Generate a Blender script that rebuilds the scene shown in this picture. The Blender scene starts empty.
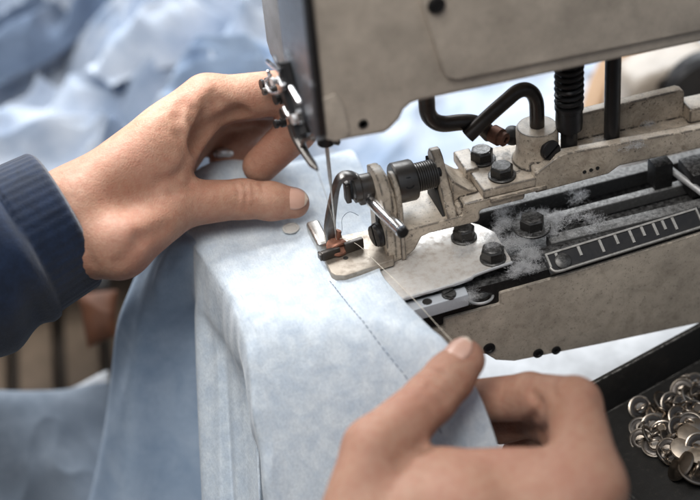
import bpy, bmesh, math, random
import numpy as np
from math import radians, sin, cos, pi
from mathutils import Vector, Matrix, noise
random.seed(7); rng = np.random.default_rng(7)
S = 0.01                                   # everything below is written in centimetres
scene = bpy.context.scene
COL = scene.collection

# ------------------------------------------------------------------ camera frame
FP, DIST = 1700.0, 85.0
th, ph, ro = radians(14), radians(37), radians(5.5)
X_, Y_, Z_ = np.eye(3)
R_ = cos(th)*X_ - sin(th)*Y_; F_ = sin(th)*X_ + cos(th)*Y_
fwd = cos(ph)*F_ - sin(ph)*Z_; u0 = sin(ph)*F_ + cos(ph)*Z_
rgt = cos(ro)*R_ - sin(ro)*u0; upv = sin(ro)*R_ + cos(ro)*u0
CAM = -(fwd + rgt*(338-350)/FP - upv*(256-250)/FP)*DIST
def ray(x, y): return fwd + rgt*(x-350)/FP - upv*(y-250)/FP
def pz(x, y, z): d = ray(x, y); return Vector(CAM + d*(z-CAM[2])/d[2])     # measured point on a level plane
def py(x, y, v): d = ray(x, y); return Vector(CAM + d*(v-CAM[1])/d[1])
def px(x, y, v): d = ray(x, y); return Vector(CAM + d*(v-CAM[0])/d[0])
def pd(x, y, D): return Vector(CAM + ray(x, y)*D)
V = Vector

# ------------------------------------------------------------------ materials
class N:
    def __init__(s, name):
        s.m = bpy.data.materials.new(name); s.m.use_nodes = True
        s.t = s.m.node_tree; s.n = s.t.nodes; s.b = s.n['Principled BSDF']; s.co = None
    def new(s, typ, **kw):
        n = s.n.new(typ)
        for k, v in kw.items():
            if k in n.inputs.keys():
                n.inputs[k].default_value = v
            else: setattr(n, k, v)
        return n
    def l(s, a, b): s.t.links.new(a, b)
    def coord(s):
        if not s.co: s.co = s.n.new('ShaderNodeTexCoord')
        return s.co.outputs['Object']
    def mapped(s, scale):
        mp = s.n.new('ShaderNodeMapping'); mp.inputs['Scale'].default_value = scale
        s.l(s.coord(), mp.inputs['Vector']); return mp.outputs['Vector']
    def noise(s, per_cm, detail=4, rough=.55, vec=None, dist=0):
        n = s.new('ShaderNodeTexNoise'); n.inputs['Scale'].default_value = per_cm*100
        n.inputs['Detail'].default_value = detail; n.inputs['Roughness'].default_value = rough
        n.inputs['Distortion'].default_value = dist
        s.l(vec or s.coord(), n.inputs['Vector']); return n.outputs['Fac']
    def ramp(s, fac, stops):
        r = s.n.new('ShaderNodeValToRGB'); e = r.color_ramp.elements
        while len(e) < len(stops): e.new(.5)
        for i, (p, c) in enumerate(stops):
            e[i].position = p; e[i].color = (*c, 1) if len(c) == 3 else c
        s.l(fac, r.inputs['Fac']); return r.outputs['Color']
    def mix(s, fac, a, b):
        m = s.n.new('ShaderNodeMix'); m.data_type = 'RGBA'
        for sock, v in ((m.inputs[0], fac), (m.inputs[6], a), (m.inputs[7], b)):
            if isinstance(v, (int, float)): sock.default_value = v
            elif isinstance(v, tuple): sock.default_value = (*v, 1)
            else: s.l(v, sock)
        return m.outputs[2]
    def math(s, op, a, b=0.0):
        m = s.n.new('ShaderNodeMath'); m.operation = op
        for i, v in enumerate((a, b)):
            if isinstance(v, (int, float)): m.inputs[i].default_value = v
            else: s.l(v, m.inputs[i])
        return m.outputs[0]
    def bump(s, h, dist_cm, strength=1.0, normal=None):
        b = s.n.new('ShaderNodeBump'); b.inputs['Distance'].default_value = dist_cm*S
        b.inputs['Strength'].default_value = strength; s.l(h, b.inputs['Height'])
        if normal: s.l(normal, b.inputs['Normal'])
        return b.outputs['Normal']
    def set(s, **kw):
        names = dict(col='Base Color', rough='Roughness', metal='Metallic', nor='Normal', sss='Subsurface Weight', spec='Specular IOR Level', sheen='Sheen Weight', coat='Coat Weight', trans='Transmission Weight', alpha='Alpha')
        for k, v in kw.items():
            i = s.b.inputs[names[k]]
            if isinstance(v, (int, float)): i.default_value = v
            elif isinstance(v, tuple): i.default_value = (*v, 1)
            else: s.l(v, i)
        return s.m
    def edge(s, r_cm):
        bv = s.n.new('ShaderNodeBevel'); bv.samples = 4; bv.inputs['Radius'].default_value = r_cm*S
        g = s.n.new('ShaderNodeNewGeometry')
        d = s.n.new('ShaderNodeVectorMath'); d.operation = 'DOT_PRODUCT'
        s.l(bv.outputs['Normal'], d.inputs[0]); s.l(g.outputs['Normal'], d.inputs[1])
        return s.math('SUBTRACT', 1.0, d.outputs['Value'])
    def up(s):
        g = s.n.new('ShaderNodeNewGeometry'); sp = s.n.new('ShaderNodeSeparateXYZ')
        s.l(g.outputs['Normal'], sp.inputs[0]); return sp.outputs['Z']

def paint(name, c, wear=.5, dust=.25, rough=.36):
    m = N(name)
    big = m.noise(.35, 5, .6); fine = m.noise(9, 3, .7); mid = m.noise(2.2, 5, .65)
    k = tuple(v*.72 for v in c); h = tuple(min(1, v*1.15) for v in c)
    col = m.ramp(big, [(.3, k), (.7, h)])
    col = m.mix(m.math('MULTIPLY', m.ramp(mid, [(.45, (0,0,0)), (.72, (1,1,1))]), .55*(.15+wear*.8)), col, tuple(v*.35 for v in c))
    speck = m.ramp(fine, [(.60, (0,0,0)), (.66, (1,1,1))])
    st_ = m.ramp(m.noise(.75, 6, .72, dist=.8), [(.48, (0,0,0)), (.66, (1,1,1))])
    col = m.mix(m.math('MULTIPLY', st_, .62*wear), col, (c[0]*.38, c[1]*.34, c[2]*.30))
    col = m.mix(m.math('MULTIPLY', speck, .25+.4*wear), col, (.05,.04,.035))
    cz = m.ramp(m.noise(2.3, 6, .74, dist=.5), [(.625, (0,0,0)), (.645, (1,1,1))])
    col = m.mix(m.math('MULTIPLY', cz, .85*wear), col, (.045,.038,.033))
    # dust lying on upward faces
    ds = m.math('MULTIPLY', m.ramp(m.up(), [(.75, (0,0,0)), (.98, (1,1,1))]), m.ramp(m.noise(3.5, 6, .75), [(.4, (0,0,0)), (.72, (1,1,1))]))
    col = m.mix(m.math('MULTIPLY', ds, dust), col, (.42,.41,.40))
    e = m.edge(.16)
    chip = m.math('MULTIPLY', m.ramp(e, [(.006, (0,0,0)), (.035, (1,1,1))]), m.ramp(m.noise(1.7, 6, .8), [(.44, (0,0,0)), (.47, (1,1,1))]))
    chip = m.math('MULTIPLY', chip, wear)
    col = m.mix(chip, col, (.035,.03,.028))
    r = m.math('ADD', m.math('MULTIPLY', m.noise(1.5, 4), .3), rough-.12)
    return m.set(col=col, rough=r, nor=m.bump(m.noise(5, 4, .6), .012, .6), spec=.45)

def metal(name, c, rough=.3, dirt=.3, scr=0.5, met=1.0, dirtc=(.03,.026,.023)):
    m = N(name)
    d = m.ramp(m.noise(2.2, 6, .7), [(.45, (0,0,0)), (.75, (1,1,1))])
    col = m.mix(m.math('MULTIPLY', d, dirt), c, dirtc)
    st = m.noise(3, 3, .6, m.mapped((.08, 1, 1)))
    r = m.math('ADD', m.math('MULTIPLY', m.noise(4, 5, .7), .35), m.math('ADD', m.math('MULTIPLY', d, .2), rough-.15))
    return m.set(col=col, rough=r, metal=met, nor=m.bump(st, .006, scr))

def greasy(name, c, dust=.5, rough=.5, met=.6):
    m = N(name)
    ds = m.math('MULTIPLY', m.ramp(m.up(), [(.55, (0,0,0)), (.95, (1,1,1))]), m.ramp(m.noise(4.5, 8, .8), [(.42, (0,0,0)), (.68, (1,1,1))]))
    col = m.mix(m.math('MULTIPLY', ds, dust), c, (.34,.335,.33))
    col = m.mix(m.math('MULTIPLY', m.ramp(m.noise(7, 5, .7), [(.5, (0,0,0)), (.7, (1,1,1))]), .35), col, tuple(v*2.2+.02 for v in c))
    mt = m.math('MULTIPLY', m.math('SUBTRACT', 1.0, m.math('MULTIPLY', ds, dust)), met)
    return m.set(col=col, rough=m.math('ADD', m.math('MULTIPLY', m.noise(6, 5, .7), .4), rough-.2), metal=mt, nor=m.bump(m.noise(8, 5, .7), .02, .7))

def denim(name, c1, c2, mott=.8, weave=.6, big=.35):
    m = N(name)
    a = m.noise(big, 6, .62, dist=.4); b = m.noise(3.2, 5, .7, m.mapped((1, .35, 1)))
    w1 = m.noise(20, 2, .5, m.mapped((1, .3, .3))); w2 = m.noise(20, 2, .5, m.mapped((.3, 1, .3)))
    col = m.ramp(a, [(.32, c2), (.62, c1)])
    col = m.mix(m.math('MULTIPLY', m.ramp(b, [(.4, (0,0,0)), (.75, (1,1,1))]), mott*.5), col, c2)
    mp = m.n.new('ShaderNodeMapping'); mp.inputs['Rotation'].default_value = (0, 0, radians(38)); mp.inputs['Scale'].default_value = (1, .15, .5); m.l(m.coord(), mp.inputs['Vector'])
    tw = m.noise(13, 2, .6, mp.outputs['Vector'])
    sl = m.math('MULTIPLY', m.math('ADD', m.math('ADD', w1, w2), tw), .333)
    col = m.mix(m.math('MULTIPLY', m.ramp(sl, [(.44, (0,0,0)), (.60, (1,1,1))]), .26*weave), col, tuple(v*.55 for v in c2))
    n = m.bump(sl, .035, .8*weave); n = m.bump(m.noise(1.1, 4, .6), .05, .5, n)
    return m.set(col=col, rough=.85, nor=n, sheen=.25, spec=.2)

def traymat():
    m = N('tray_black_metal')
    e = m.math('MULTIPLY', m.ramp(m.edge(.14), [(.006, (0,0,0)), (.04, (1,1,1))]), m.ramp(m.noise(4, 5, .75), [(.42, (0,0,0)), (.58, (1,1,1))]))
    d = m.ramp(m.noise(3, 7, .8), [(.55, (0,0,0)), (.75, (1,1,1))])
    col = m.mix(m.math('MULTIPLY', d, .35), (.018,.017,.016), (.10,.085,.07))
    col = m.mix(m.math('MULTIPLY', e, .8), col, (.45,.43,.40))
    return m.set(col=col, rough=m.math('ADD', m.math('MULTIPLY', m.noise(2, 6, .7), .4), .25), nor=m.bump(m.noise(6, 5, .7), .02, .6))
def skin_mat():
    m = N('skin')
    a = m.noise(.5, 5, .6); b = m.noise(2.5, 6, .7)
    col = m.ramp(a, [(.3, (.35,.19,.125)), (.7, (.43,.255,.18))])
    col = m.mix(m.math('MULTIPLY', m.ramp(b, [(.4, (0,0,0)), (.72, (1,1,1))]), .6), col, (.31,.12,.078))
    col = m.mix(m.math('MULTIPLY', m.ramp(m.noise(.28, 3, .5), [(.45, (0,0,0)), (.7, (1,1,1))]), .4), col, (.34,.14,.10))
    vo = m.new('ShaderNodeTexVoronoi'); vo.inputs['Scale'].default_value = 1100; m.l(m.mapped((1,1,1)), vo.inputs['Vector'])
    n = m.bump(vo.outputs['Distance'], .02, .55)
    v2 = m.new('ShaderNodeTexVoronoi'); v2.feature = 'DISTANCE_TO_EDGE'; v2.inputs['Scale'].default_value = 420
    m.l(m.mapped((1, .55, .8)), v2.inputs['Vector'])
    n = m.bump(m.ramp(v2.outputs['Distance'], [(0, (0,0,0)), (.12, (1,1,1))]), .012, .28, n)
    n = m.bump(m.noise(2.2, 5, .7, dist=.8), .06, .5, n)
    m.b.inputs['Subsurface Radius'].default_value = (.010,.0035,.002)
    m.b.inputs['Subsurface Scale'].default_value = .35
    return m.set(col=col, rough=m.math('ADD', m.math('MULTIPLY', b, .25), .46), nor=n, sss=.2, spec=.3)

def flat(name, c, rough=.5, metal_=0.0, nscale=3, var=.25, bump=.01):
    m = N(name)
    col = m.ramp(m.noise(nscale, 5, .6), [(.3, tuple(v*(1-var) for v in c)), (.7, tuple(min(1, v*(1+var)) for v in c))])
    return m.set(col=col, rough=rough, metal=metal_, nor=m.bump(m.noise(nscale*2, 4), bump, .6))

M = dict(
    paint=paint('worn_beige_enamel', (.55,.465,.37), 1.0, .28), paintbed=paint('bed_beige_enamel', (.50,.43,.35), .5, .1, .5),
    paintarm=paint('beige_arm_enamel', (.52,.45,.375), .2, .1, .5),
    paintlight=paint('clean_beige_enamel', (.47,.40,.33), .3, .1),
    steel=metal('bright_steel', (.74,.74,.74), .36, .10, .5, .8),
    plate=metal('worn_plate_steel', (.90,.875,.84), .38, .6, .9, .55, (.36,.25,.17)),
    footsteel=metal('worn_foot_steel', (.40,.35,.295), .46, .55, .6, .85, (.10,.065,.045)),
    scalemetal=metal('dusty_scale_steel', (.40,.385,.36), .45, .6, .6, .6),
    barsteel=metal('foot_bar_steel', (.55,.53,.50), .3, .35, .4, .95),
    levermetal=metal('lever_grey_steel', (.16,.152,.145), .3, .4, .5, .9),
    satin=metal('satin_block_steel', (.60,.63,.67), .5, .12, .5, .3),
    chrome=metal('polished_rod_steel', (.72,.72,.73), .14, .08),
    dark=metal('blackened_steel', (.135,.127,.12), .33, .3, .4, .85),
    darker=metal('oily_black_steel', (.03,.029,.03), .34, .3, .4, .6),
    tube=metal('brown_black_rod', (.075,.066,.06), .3, .35, .4, .8),
    copper=metal('rust_copper', (.32,.145,.095), .5, .8, .5, .6),
    rustdark=metal('rusty_dark_nut', (.16,.075,.05), .5, .7, .5, .7),
    face=metal('blued_face_steel', (.16,.175,.20), .33, .25, .5, .8),
    facerough=paint('rough_grey_face', (.12,.12,.125), .5, .1, .55),
    grease=greasy('greasy_black', (.02,.019,.019), .55),
    dusty=greasy('dusty_rail', (.09,.088,.085), .95, .6, .5),
    bolt=greasy('oiled_bolt', (.05,.048,.046), .55, .42, .8),
    hole=flat('dark_recess', (.012,.011,.01), .7),
    denim=denim('pale_denim', (.64,.695,.745), (.47,.54,.625), .8, 1.1, 1.2), denimshade=denim('shaded_denim', (.43,.525,.65), (.29,.385,.52), .7, .6, .5),  # second one: same shirt cloth, darker and bluer to paint in shade
    denimhang=denim('pale_denim_soft', (.40,.49,.61), (.24,.33,.46), .6, .5),
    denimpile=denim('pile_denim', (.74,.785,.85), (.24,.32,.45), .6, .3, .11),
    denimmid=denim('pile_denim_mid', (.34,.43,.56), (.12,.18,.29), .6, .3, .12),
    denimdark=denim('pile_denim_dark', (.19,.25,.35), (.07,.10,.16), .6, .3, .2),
    greycloth=denim('grey_blue_cloth', (.27,.305,.35), (.14,.17,.21), .6, .4, .2),
    navy=denim('navy_knit', (.008,.018,.046), (.004,.009,.023), .5, 1.6, 1.2),
    thread=flat('cream_thread', (.78,.71,.60), .7),
    stitch=flat('blue_stitch_thread', (.10,.135,.20), .8),
    skin=skin_mat(),
    nail=flat('fingernail', (.52,.31,.24), .3, 0, 1.5, .06, .003),
    nailtip=flat('nail_free_edge', (.60,.48,.39), .35, 0, 1.5, .06, .003),
    table=flat('white_table', (.64,.65,.67), .5, 0, .5, .22),
    tray=traymat(),
    trayold=greasy('tray_black_metal', (.022,.021,.02), .12, .45, .6),
    button=metal('nickel_button', (.36,.325,.29), .3, .25),
    cap=metal('satin_button_cap', (.66,.60,.53), .4, .1),
    tan=flat('tan_board', (.62,.40,.24), .7, 0, .5, .12),
    wood=flat('pale_wood', (.22,.165,.12), .7, 0, .6, .2),
    woodd=flat('dark_wood', (.05,.04,.033), .7),
    orange=flat('orange_leather', (.10,.034,.012), .7, 0, 1.0, .25),
    floor=flat('workshop_floor', (.20,.18,.16), .7, 0, .2, .25),
    lint=flat('grey_lint', (.64,.64,.65), .95),
)
for k_ in ('button', 'cap'):
    t_ = M[k_].node_tree; oi = t_.nodes.new('ShaderNodeObjectInfo'); b_ = t_.nodes['Principled BSDF']; l_ = b_.inputs['Base Color'].links[0].from_socket
    r_ = t_.nodes.new('ShaderNodeValToRGB'); r_.color_ramp.elements[0].color = (.6,.54,.48,1); r_.color_ramp.elements[1].color = (1.4,1.36,1.3,1)
    mx = t_.nodes.new('ShaderNodeMix'); mx.data_type = 'RGBA'; mx.blend_type = 'MULTIPLY'; mx.inputs[0].default_value = 1
    t_.links.new(oi.outputs['Random'], r_.inputs['Fac']); t_.links.new(l_, mx.inputs[6]); t_.links.new(r_.outputs['Color'], mx.inputs[7]); t_.links.new(mx.outputs[2], b_.inputs['Base Color'])
pm = N('pearl_button'); M['pearl'] = pm.set(col=(.86,.84,.80), rough=.15, spec=.6, trans=.45)

# ------------------------------------------------------------------ mesh builder
def frame(d):
    d = V(d).normalized(); a = V((0,0,1)) if abs(d.z) < .95 else V((0,1,0))
    u = a.cross(d).normalized(); return u, d.cross(u), d
class MB:
    def __init__(s): s.bm = bmesh.new()
    def _add(s, tmp, bev=0, seg=2):
        if bev:
            ed = [e for e in tmp.edges if len(e.link_faces) == 2 and e.calc_face_angle(0) > .6]
            bmesh.ops.bevel(tmp, geom=ed, offset=bev, segments=seg, profile=.6, affect='EDGES', clamp_overlap=True)
        me = bpy.data.meshes.new('t'); tmp.to_mesh(me); tmp.free(); s.bm.from_mesh(me); bpy.data.meshes.remove(me); return s
    def box(s, lo, hi, bev=.05, rot=None, seg=2):
        t = bmesh.new(); lo, hi = V(lo), V(hi); c = (lo+hi)/2
        bmesh.ops.create_cube(t, size=1, matrix=Matrix.Translation(c) @ (rot.to_4x4() if rot else Matrix()) @ Matrix.Diagonal((*(hi-lo), 1)))
        return s._add(t, bev, seg)
    def prism(s, pts, axis, a, b, bev=.05, seg=2):
        """polygon of 2-D points: axis 'x' -> (y,z), 'y' -> (x,z), 'z' -> (x,y)"""
        t = bmesh.new()
        f = {'x': lambda p, d: (d, p[0], p[1]), 'y': lambda p, d: (p[0], d, p[1]), 'z': lambda p, d: (p[0], p[1], d)}[axis]
        va = [t.verts.new(f(p, a)) for p in pts]; vb = [t.verts.new(f(p, b)) for p in pts]; n = len(pts)
        t.faces.new(va[::-1]); t.faces.new(vb)
        for i in range(n): t.faces.new((va[i], va[(i+1) % n], vb[(i+1) % n], vb[i]))
        bmesh.ops.recalc_face_normals(t, faces=t.faces[:]); return s._add(t, bev, seg)
    def lathe(s, prof, o, d, n=28, hexa=False):
        """profile of (radius, height) along d from o"""
        t = bmesh.new(); u, v, w = frame(d); o = V(o); rings = []
        for r, h in prof:
            rings.append([t.verts.new(o + w*h + (u*cos(2*pi*i/n) + v*sin(2*pi*i/n))*max(r, 1e-4)) for i in range(n)])
        for a, b in zip(rings, rings[1:]):
            for i in range(n): t.faces.new((a[i], a[(i+1) % n], b[(i+1) % n], b[i]))
        t.faces.new(rings[0][::-1]); t.faces.new(rings[-1])
        bmesh.ops.recalc_face_normals(t, faces=t.faces[:]); return s._add(t)
    def cyl(s, a, b, r, r2=None, bev=.04, n=28):
        a, b = V(a), V(b); L = (b-a).length; r2 = r if r2 is None else r2; e = min(bev, L*.3, r*.5)
        return s.lathe([(r-e, 0), (r, e), (r2, L-e), (r2-e, L)], a, b-a, n)
    def tube(s, pts, r, n=12, cap=True, sub=1):
        pts = [V(p) for p in pts]
        if sub > 1: pts = spline(pts, sub)
        rr = r if isinstance(r, (list, tuple)) else [r]*len(pts)
        if len(rr) != len(pts): rr = list(np.interp(np.linspace(0, 1, len(pts)), np.linspace(0, 1, len(rr)), rr))
        t = s.bm; u, v, w = frame(pts[1]-pts[0]); rings = []
        for i, p in enumerate(pts):
            d = (pts[min(i+1, len(pts)-1)]-pts[max(i-1, 0)]).normalized()
            u = (u - d*u.dot(d)).normalized(); v = d.cross(u)
            rings.append([t.verts.new(p + (u*cos(2*pi*k/n) + v*sin(2*pi*k/n))*rr[i]) for k in range(n)])
        for a, b in zip(rings, rings[1:]):
            for k in range(n): t.faces.new((a[k], a[(k+1) % n], b[(k+1) % n], b[k]))
        if cap: t.faces.new(rings[0][::-1]); t.faces.new(rings[-1])
        return s
    def hexbolt(s, o, d, r=.58, h=.5, wash=.72):
        o = V(o); d = V(d).normalized()
        s.lathe([(wash, 0), (wash, .09), (wash-.04, .12)], o, d, 28)
        t = MB(); t.lathe([(r*1.0, .12), (r, h), (r*.86, h+.09)], o, d, 6)
        me = bpy.data.meshes.new('t'); t.bm.to_mesh(me); s.bm.from_mesh(me); t.bm.free()
        s.lathe([(r*.8, h+.05), (r*.8, h+.1), (r*.72, h+.13), (r*.3, h+.11)], o, d, 24)
        return s
    def screw(s, o, d, r, h, slot_dir):
        """slotted screw head: two half discs with a slot between"""
        o, d = V(o), V(d).normalized(); sd = (V(slot_dir) - d*V(slot_dir).dot(d)).normalized(); sp = d.cross(sd)
        s.lathe([(r, 0), (r, h*.55), (r*.94, h*.62)], o, d, 28)
        g = r*.13
        for sg in (1, -1):
            t = bmesh.new(); k = 14; a0 = math.asin(g/r); pts = []
            for i in range(k+1):
                a = a0 + (pi-2*a0)*i/k; pts.append(sd*cos(a)*r*.95 + sp*sg*sin(a)*r*.95)
            lo = [t.verts.new(o + p + d*h*.55) for p in pts]; hi = [t.verts.new(o + p*.94 + sp*sg*g*.06 + d*h) for p in pts]
            t.faces.new(lo); t.faces.new(hi)
            for i in range(k+1): t.faces.new((lo[i], lo[(i+1) % (k+1)], hi[(i+1) % (k+1)], hi[i]))
            bmesh.ops.recalc_face_normals(t, faces=t.faces[:]); s._add(t)
        return s
    def grid(s, P):
        """P[i][j] -> a sheet"""
        vs = [[s.bm.verts.new(p) for p in row] for row in P]
        for a, b in zip(vs, vs[1:]):
            for j in range(len(a)-1): s.bm.faces.new((a[j], a[j+1], b[j+1], b[j]))
        return s
    def build(s, name, mat, parent=None, kind=None, local=False, sharp=35, **props):
        me = bpy.data.meshes.new(name); s.bm.to_mesh(me); s.bm.free()
        return link(me, name, mat, parent, kind, local, sharp, **props)
def link(me, name, mat, parent=None, kind=None, local=False, sharp=35, **props):
    off = V((0,0,0))
    me.transform(Matrix.Scale(S, 4))
    if parent is None and not local:
        co = np.empty(len(me.vertices)*3); me.vertices.foreach_get('co', co); co = co.reshape(-1, 3)
        off = V(((co[:,0].min()+co[:,0].max())/2, (co[:,1].min()+co[:,1].max())/2, co[:,2].min()))
        me.transform(Matrix.Translation(-off))
    me.materials.append(mat)
    me.polygons.foreach_set('use_smooth', [True]*len(me.polygons))
    if sharp: me.set_sharp_from_angle(angle=radians(sharp))
    o = bpy.data.objects.new(name, me); COL.objects.link(o); o.location = off
    if parent is not None:
        o.parent = parent
        if not local: o.matrix_parent_inverse = Matrix.Translation(-root_loc(parent))
    if kind: o['kind'] = kind
    for k, v in props.items(): o[k] = v
    return o
def root_loc(o):
    l = V(o.location)
    while o.parent is not None:
        if o.matrix_parent_inverse != Matrix(): return V((0,0,0))
        o = o.parent; l += o.location
    return l
def empty(name, loc, label, cat, group=None):
    o = bpy.data.objects.new(name, None); COL.objects.link(o); o.location = V(loc)*S; o.empty_display_size = .02
    o['label'] = label; o['category'] = cat
    if group: o['group'] = group
    return o
def spline(pts, sub):
    pts = [V(p) for p in pts]; out = []
    for i in range(len(pts)-1):
        p0, p1, p2, p3 = pts[max(i-1, 0)], pts[i], pts[i+1], pts[min(i+2, len(pts)-1)]
        for k in range(sub):
            t = k/sub
            out.append(.5*((2*p1) + (p2-p0)*t + (2*p0-5*p1+4*p2-p3)*t*t + (3*p1-p0-3*p2+p3)*t**3))
    return out + [pts[-1]]

# ================================================================== THE SEWING MACHINE
mach = empty('sewing_machine', (8, -1, -7), 'worn beige industrial button sewing machine with cylinder bed, clamp foot and needle', 'sewing machine')
K = mach
# ---- arm and head
arm = MB().prism([(-.75,19), (-.78,8.95), (-.35,8.72), (2.05,8.55), (2.35,8.68), (2.85,9.1), (3.1,9.55), (3.45,9.78), (3.9,9.82), (26,9.25), (26,19)], 'y', -3, 6.0, .28, 4)
arm.prism([(-.70,11.2), (-.70,9.05), (-.35,8.82), (.25,8.80), (.42,9.2), (.25,10.6), (-.1,11.3)], 'y', -3.06, -2.5, .05, 3)
a_o = arm.build('arm_casing', M['paintarm'], K)
cp = MB().prism([(4.05,19), (4.05,15.2), (4.95,11.3), (5.15,10.85), (5.6,10.66), (26,10.0), (26,19)], 'y', -3.22, -2.6, .1, 3)
cover = cp.build('side_cover', M['paintarm'], K)
MB().screw(py(436,5,-3.2)+V((0,.02,0)), (0,-1,0), .42, .16, (1,0,.6)).build('screw', M['darker'], cover)
MB().lathe([(.24,0),(.24,.04),(.17,.05),(.15,-.25),(.02,-.25)], py(363,124,-3.0)+V((0,.0,0)), (0,-1,0), 24).build('screw_hole', M['hole'], a_o)
# face plates on the needle end
fp = MB().prism([(-2.95,19), (-2.95,9.2), (-2.6,8.75), (2.2,8.75), (2.2,19)], 'x', -1.12, -.72, .1, 3)
face = fp.build('face_plate', M['face'], K)
MB().prism([(2.42,19), (2.42,11.4), (2.5,8.9), (5.6,8.9), (6.1,9.4), (6.1,19)], 'x', -1.05, -.7, .1, 3).build('rear_face_plate', M['facerough'], K)
MB().prism([(2.1,19), (2.1,8.8), (2.6,8.8), (2.6,19)], 'x', -.95, -.7, .02).build('face_plate_groove', M['hole'], face)
MB().prism([(-3.12,19), (-3.12,9.3), (-2.85,8.95), (-2.85,19)], 'x', -1.0, -.7, .06).build('face_plate_edge', M['darker'], face)
# thread guides and tension parts on the face plate (measured on the plane just off the plate)
tg = empty('thread_guide_assembly', (0,0,0), 'x', 'x'); del tg['label'], tg['category']; tg.parent = K; tg.matrix_parent_inverse = Matrix.Translation(-V(K.location))
def gp(x, y, o=-1.6): return px(x, y, o)
base = MB().tube([gp(285,62,-1.3), gp(292,95,-1.3), gp(303,136,-1.3)], [.38,.5,.45], 10, sub=4)
base.build('guide_block', M['darker'], tg)
d_ = V((-1,-.15,.1))
for (x, y, r, h, mt) in ((270,83,.30,.5,'darker'), (283,97,.34,.45,'darker'), (291,112,.30,.5,'darker'), (276,89,.2,.7,'dark'), (300,118,.26,.4,'steel'), (285,122,.24,.55,'darker'), (281,80,.22,.5,'steel')):
    p = gp(x, y, -1.35); MB().lathe([(r,0),(r,h*.4),(r*.7,h*.45),(r*.7,h*.7),(r*.95,h*.75),(r*.9,h)], p, d_, 18).build('tension_disc', M[mt], tg)
for a, b, r in (((267,61),(279,71),.11), ((274,55),(277,64),.10), ((287,50),(290,58),.16), ((279,78),(284,90),.11), ((291,88),(300,103),.12), ((284,108),(289,117),.13), ((299,110),(301,122),.16), ((268,70),(272,88),.09)):
    MB().cyl(gp(*a,-1.75), gp(*b,-1.75), r, None, .05, 12).build('guide_pin', M['chrome'], tg)
MB().tube([gp(271,75,-1.9), gp(266,82,-2.1), gp(271,93,-2.1), gp(280,92,-1.9), gp(284,84,-1.8)], .07, 8, sub=5).build('check_spring', M['chrome'], tg)
# thread finger hanging below
hk = [px(294,124,-1.15), px(298,138,-1.15), px(304,151,-1.15), px(311,162,-1.1), px(317.5,170,-1.05)]
MB().tube(hk, [.36,.34,.25,.2,.2,.06], 10, sub=4).build('thread_finger', M['dark'], tg)
MB().tube([px(303,149,-1.15), px(304,141,-1.15), px(310,138,-1.15), px(314,140,-1.1)], [.16,.12,.1,.08], 8, sub=4).build('thread_eyelet', M['dark'], tg)
# ---- needle
nb = MB().lathe([(.34,0), (.42,.06), (.42,.42), (.48,.46), (.48,3.0)], (-.02,0,6.72), (0,0,1), 24).build('needle_bar', M['darker'], K)
MB().cyl((.28,-.28,6.98), (.5,-.5,6.98), .16, None, .03, 16).build('clamp_screw', M['dark'], nb)
MB().lathe([(.010,0), (.04,.3), (.05,.9), (.058,3.3), (.095,3.9), (.10,5.9)], (0,0,.92), (0,0,1), 16).build('needle', M['barsteel'], K)
# ---- button clamp foot
foot = [(-.83,-.5), (-.86,-1.75), (-.72,-2.05), (-.3,-2.25), (2.3,-2.0), (2.45,-1.6), (2.45,.8), (1.0,.9), (.2,.9), (.1,.45), (-.3,.35)]
fo = MB().prism(foot, 'z', .12, .5, .06, 3).build('clamp_foot', M['footsteel'], K)
MB().box((-.95,.2,.2), (-.25,2.35,.85), .22, None, 4).build('clamp_bar', M['barsteel'], fo)
MB().box((-.3,.25,.4), (.4,1.0,1.0), .15, None, 3).build('bar_block', M['footsteel'], fo)
rz = Matrix.Rotation(radians(8), 3, 'Z')
MB().box((-1.0,-.75,.5), (-.02,-.48,1.0), .06, rz).box((-1.12,-.8,.55), (-.95,-.42,.92), .05, rz).build('clamp_jaw', M['tube'], fo)
MB().box((.22,-.62,.5), (1.25,-.36,1.1), .08, rz).build('clamp_jaw', M['tube'], fo)
MB().lathe([(.13,0),(.13,.03),(.02,.03)], (.15,-.95,.49), (0,0,1), 16).build('foot_hole', M['hole'], fo)
# bent lever of the clamp
lev = MB()
cl = spline([V((-.18,.35,.75)), V((-.17,.35,1.7)), V((.12,.35,3.1)), V((.42,.35,4.1)), V((.75,.35,4.42)), V((1.15,.35,4.35)), V((1.5,.35,4.05))], 6)
def strip(mb, line, w, t, ax=V((0,1,0))):
    rows = []
    for i, p in enumerate(line):
        d = (line[min(i+1, len(line)-1)]-line[max(i-1, 0)]).normalized(); n = d.cross(ax).normalized()
        f = i/(len(line)-1); ww = w(f)/2; tt = t(f)/2; e = .25
        rows.append([p + ax*ww*a + n*tt*b for a, b in ((-1,-1+e), (-1+e,-1), (1-e,-1), (1,-1+e), (1,1-e), (1-e,1), (-1+e,1), (-1,1-e), (-1,-1+e))])
    mb.grid(rows)
    for r in (rows[0], rows[-1]): mb.bm.faces.new([mb.bm.verts.new(p) for p in r[:-1]])
    return mb
strip(lev, cl, lambda f: .58, lambda f: .60 - .33*min(1, f*2.2) + .1*max(0, f-.5))
lv = lev.build('clamp_lever', M['levermetal'], K, sharp=50)
MB().cyl((1.05,.3,3.62), (2.5,.3,3.55), .62, None, .08).lathe([(.75,0),(.75,.3),(.68,.36)], (1.15,.3,3.62), (1,0,0), 24).build('lever_hub', M['dark'], K)
MB().box((.72,.0,2.95), (1.0,.55,4.05), .1, None, 3).build('lever_plate', M['tube'], K)
MB().box((1.3,-.3,2.85), (2.1,.6,3.5), .15, None, 3).build('rod_block', M['dark'], K)
pr = MB().cyl((1.72,.4,3.12), (2.5,-3.1,2.92), .32, None, .05, 24).build('lever_rod', M['chrome'], K)
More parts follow.
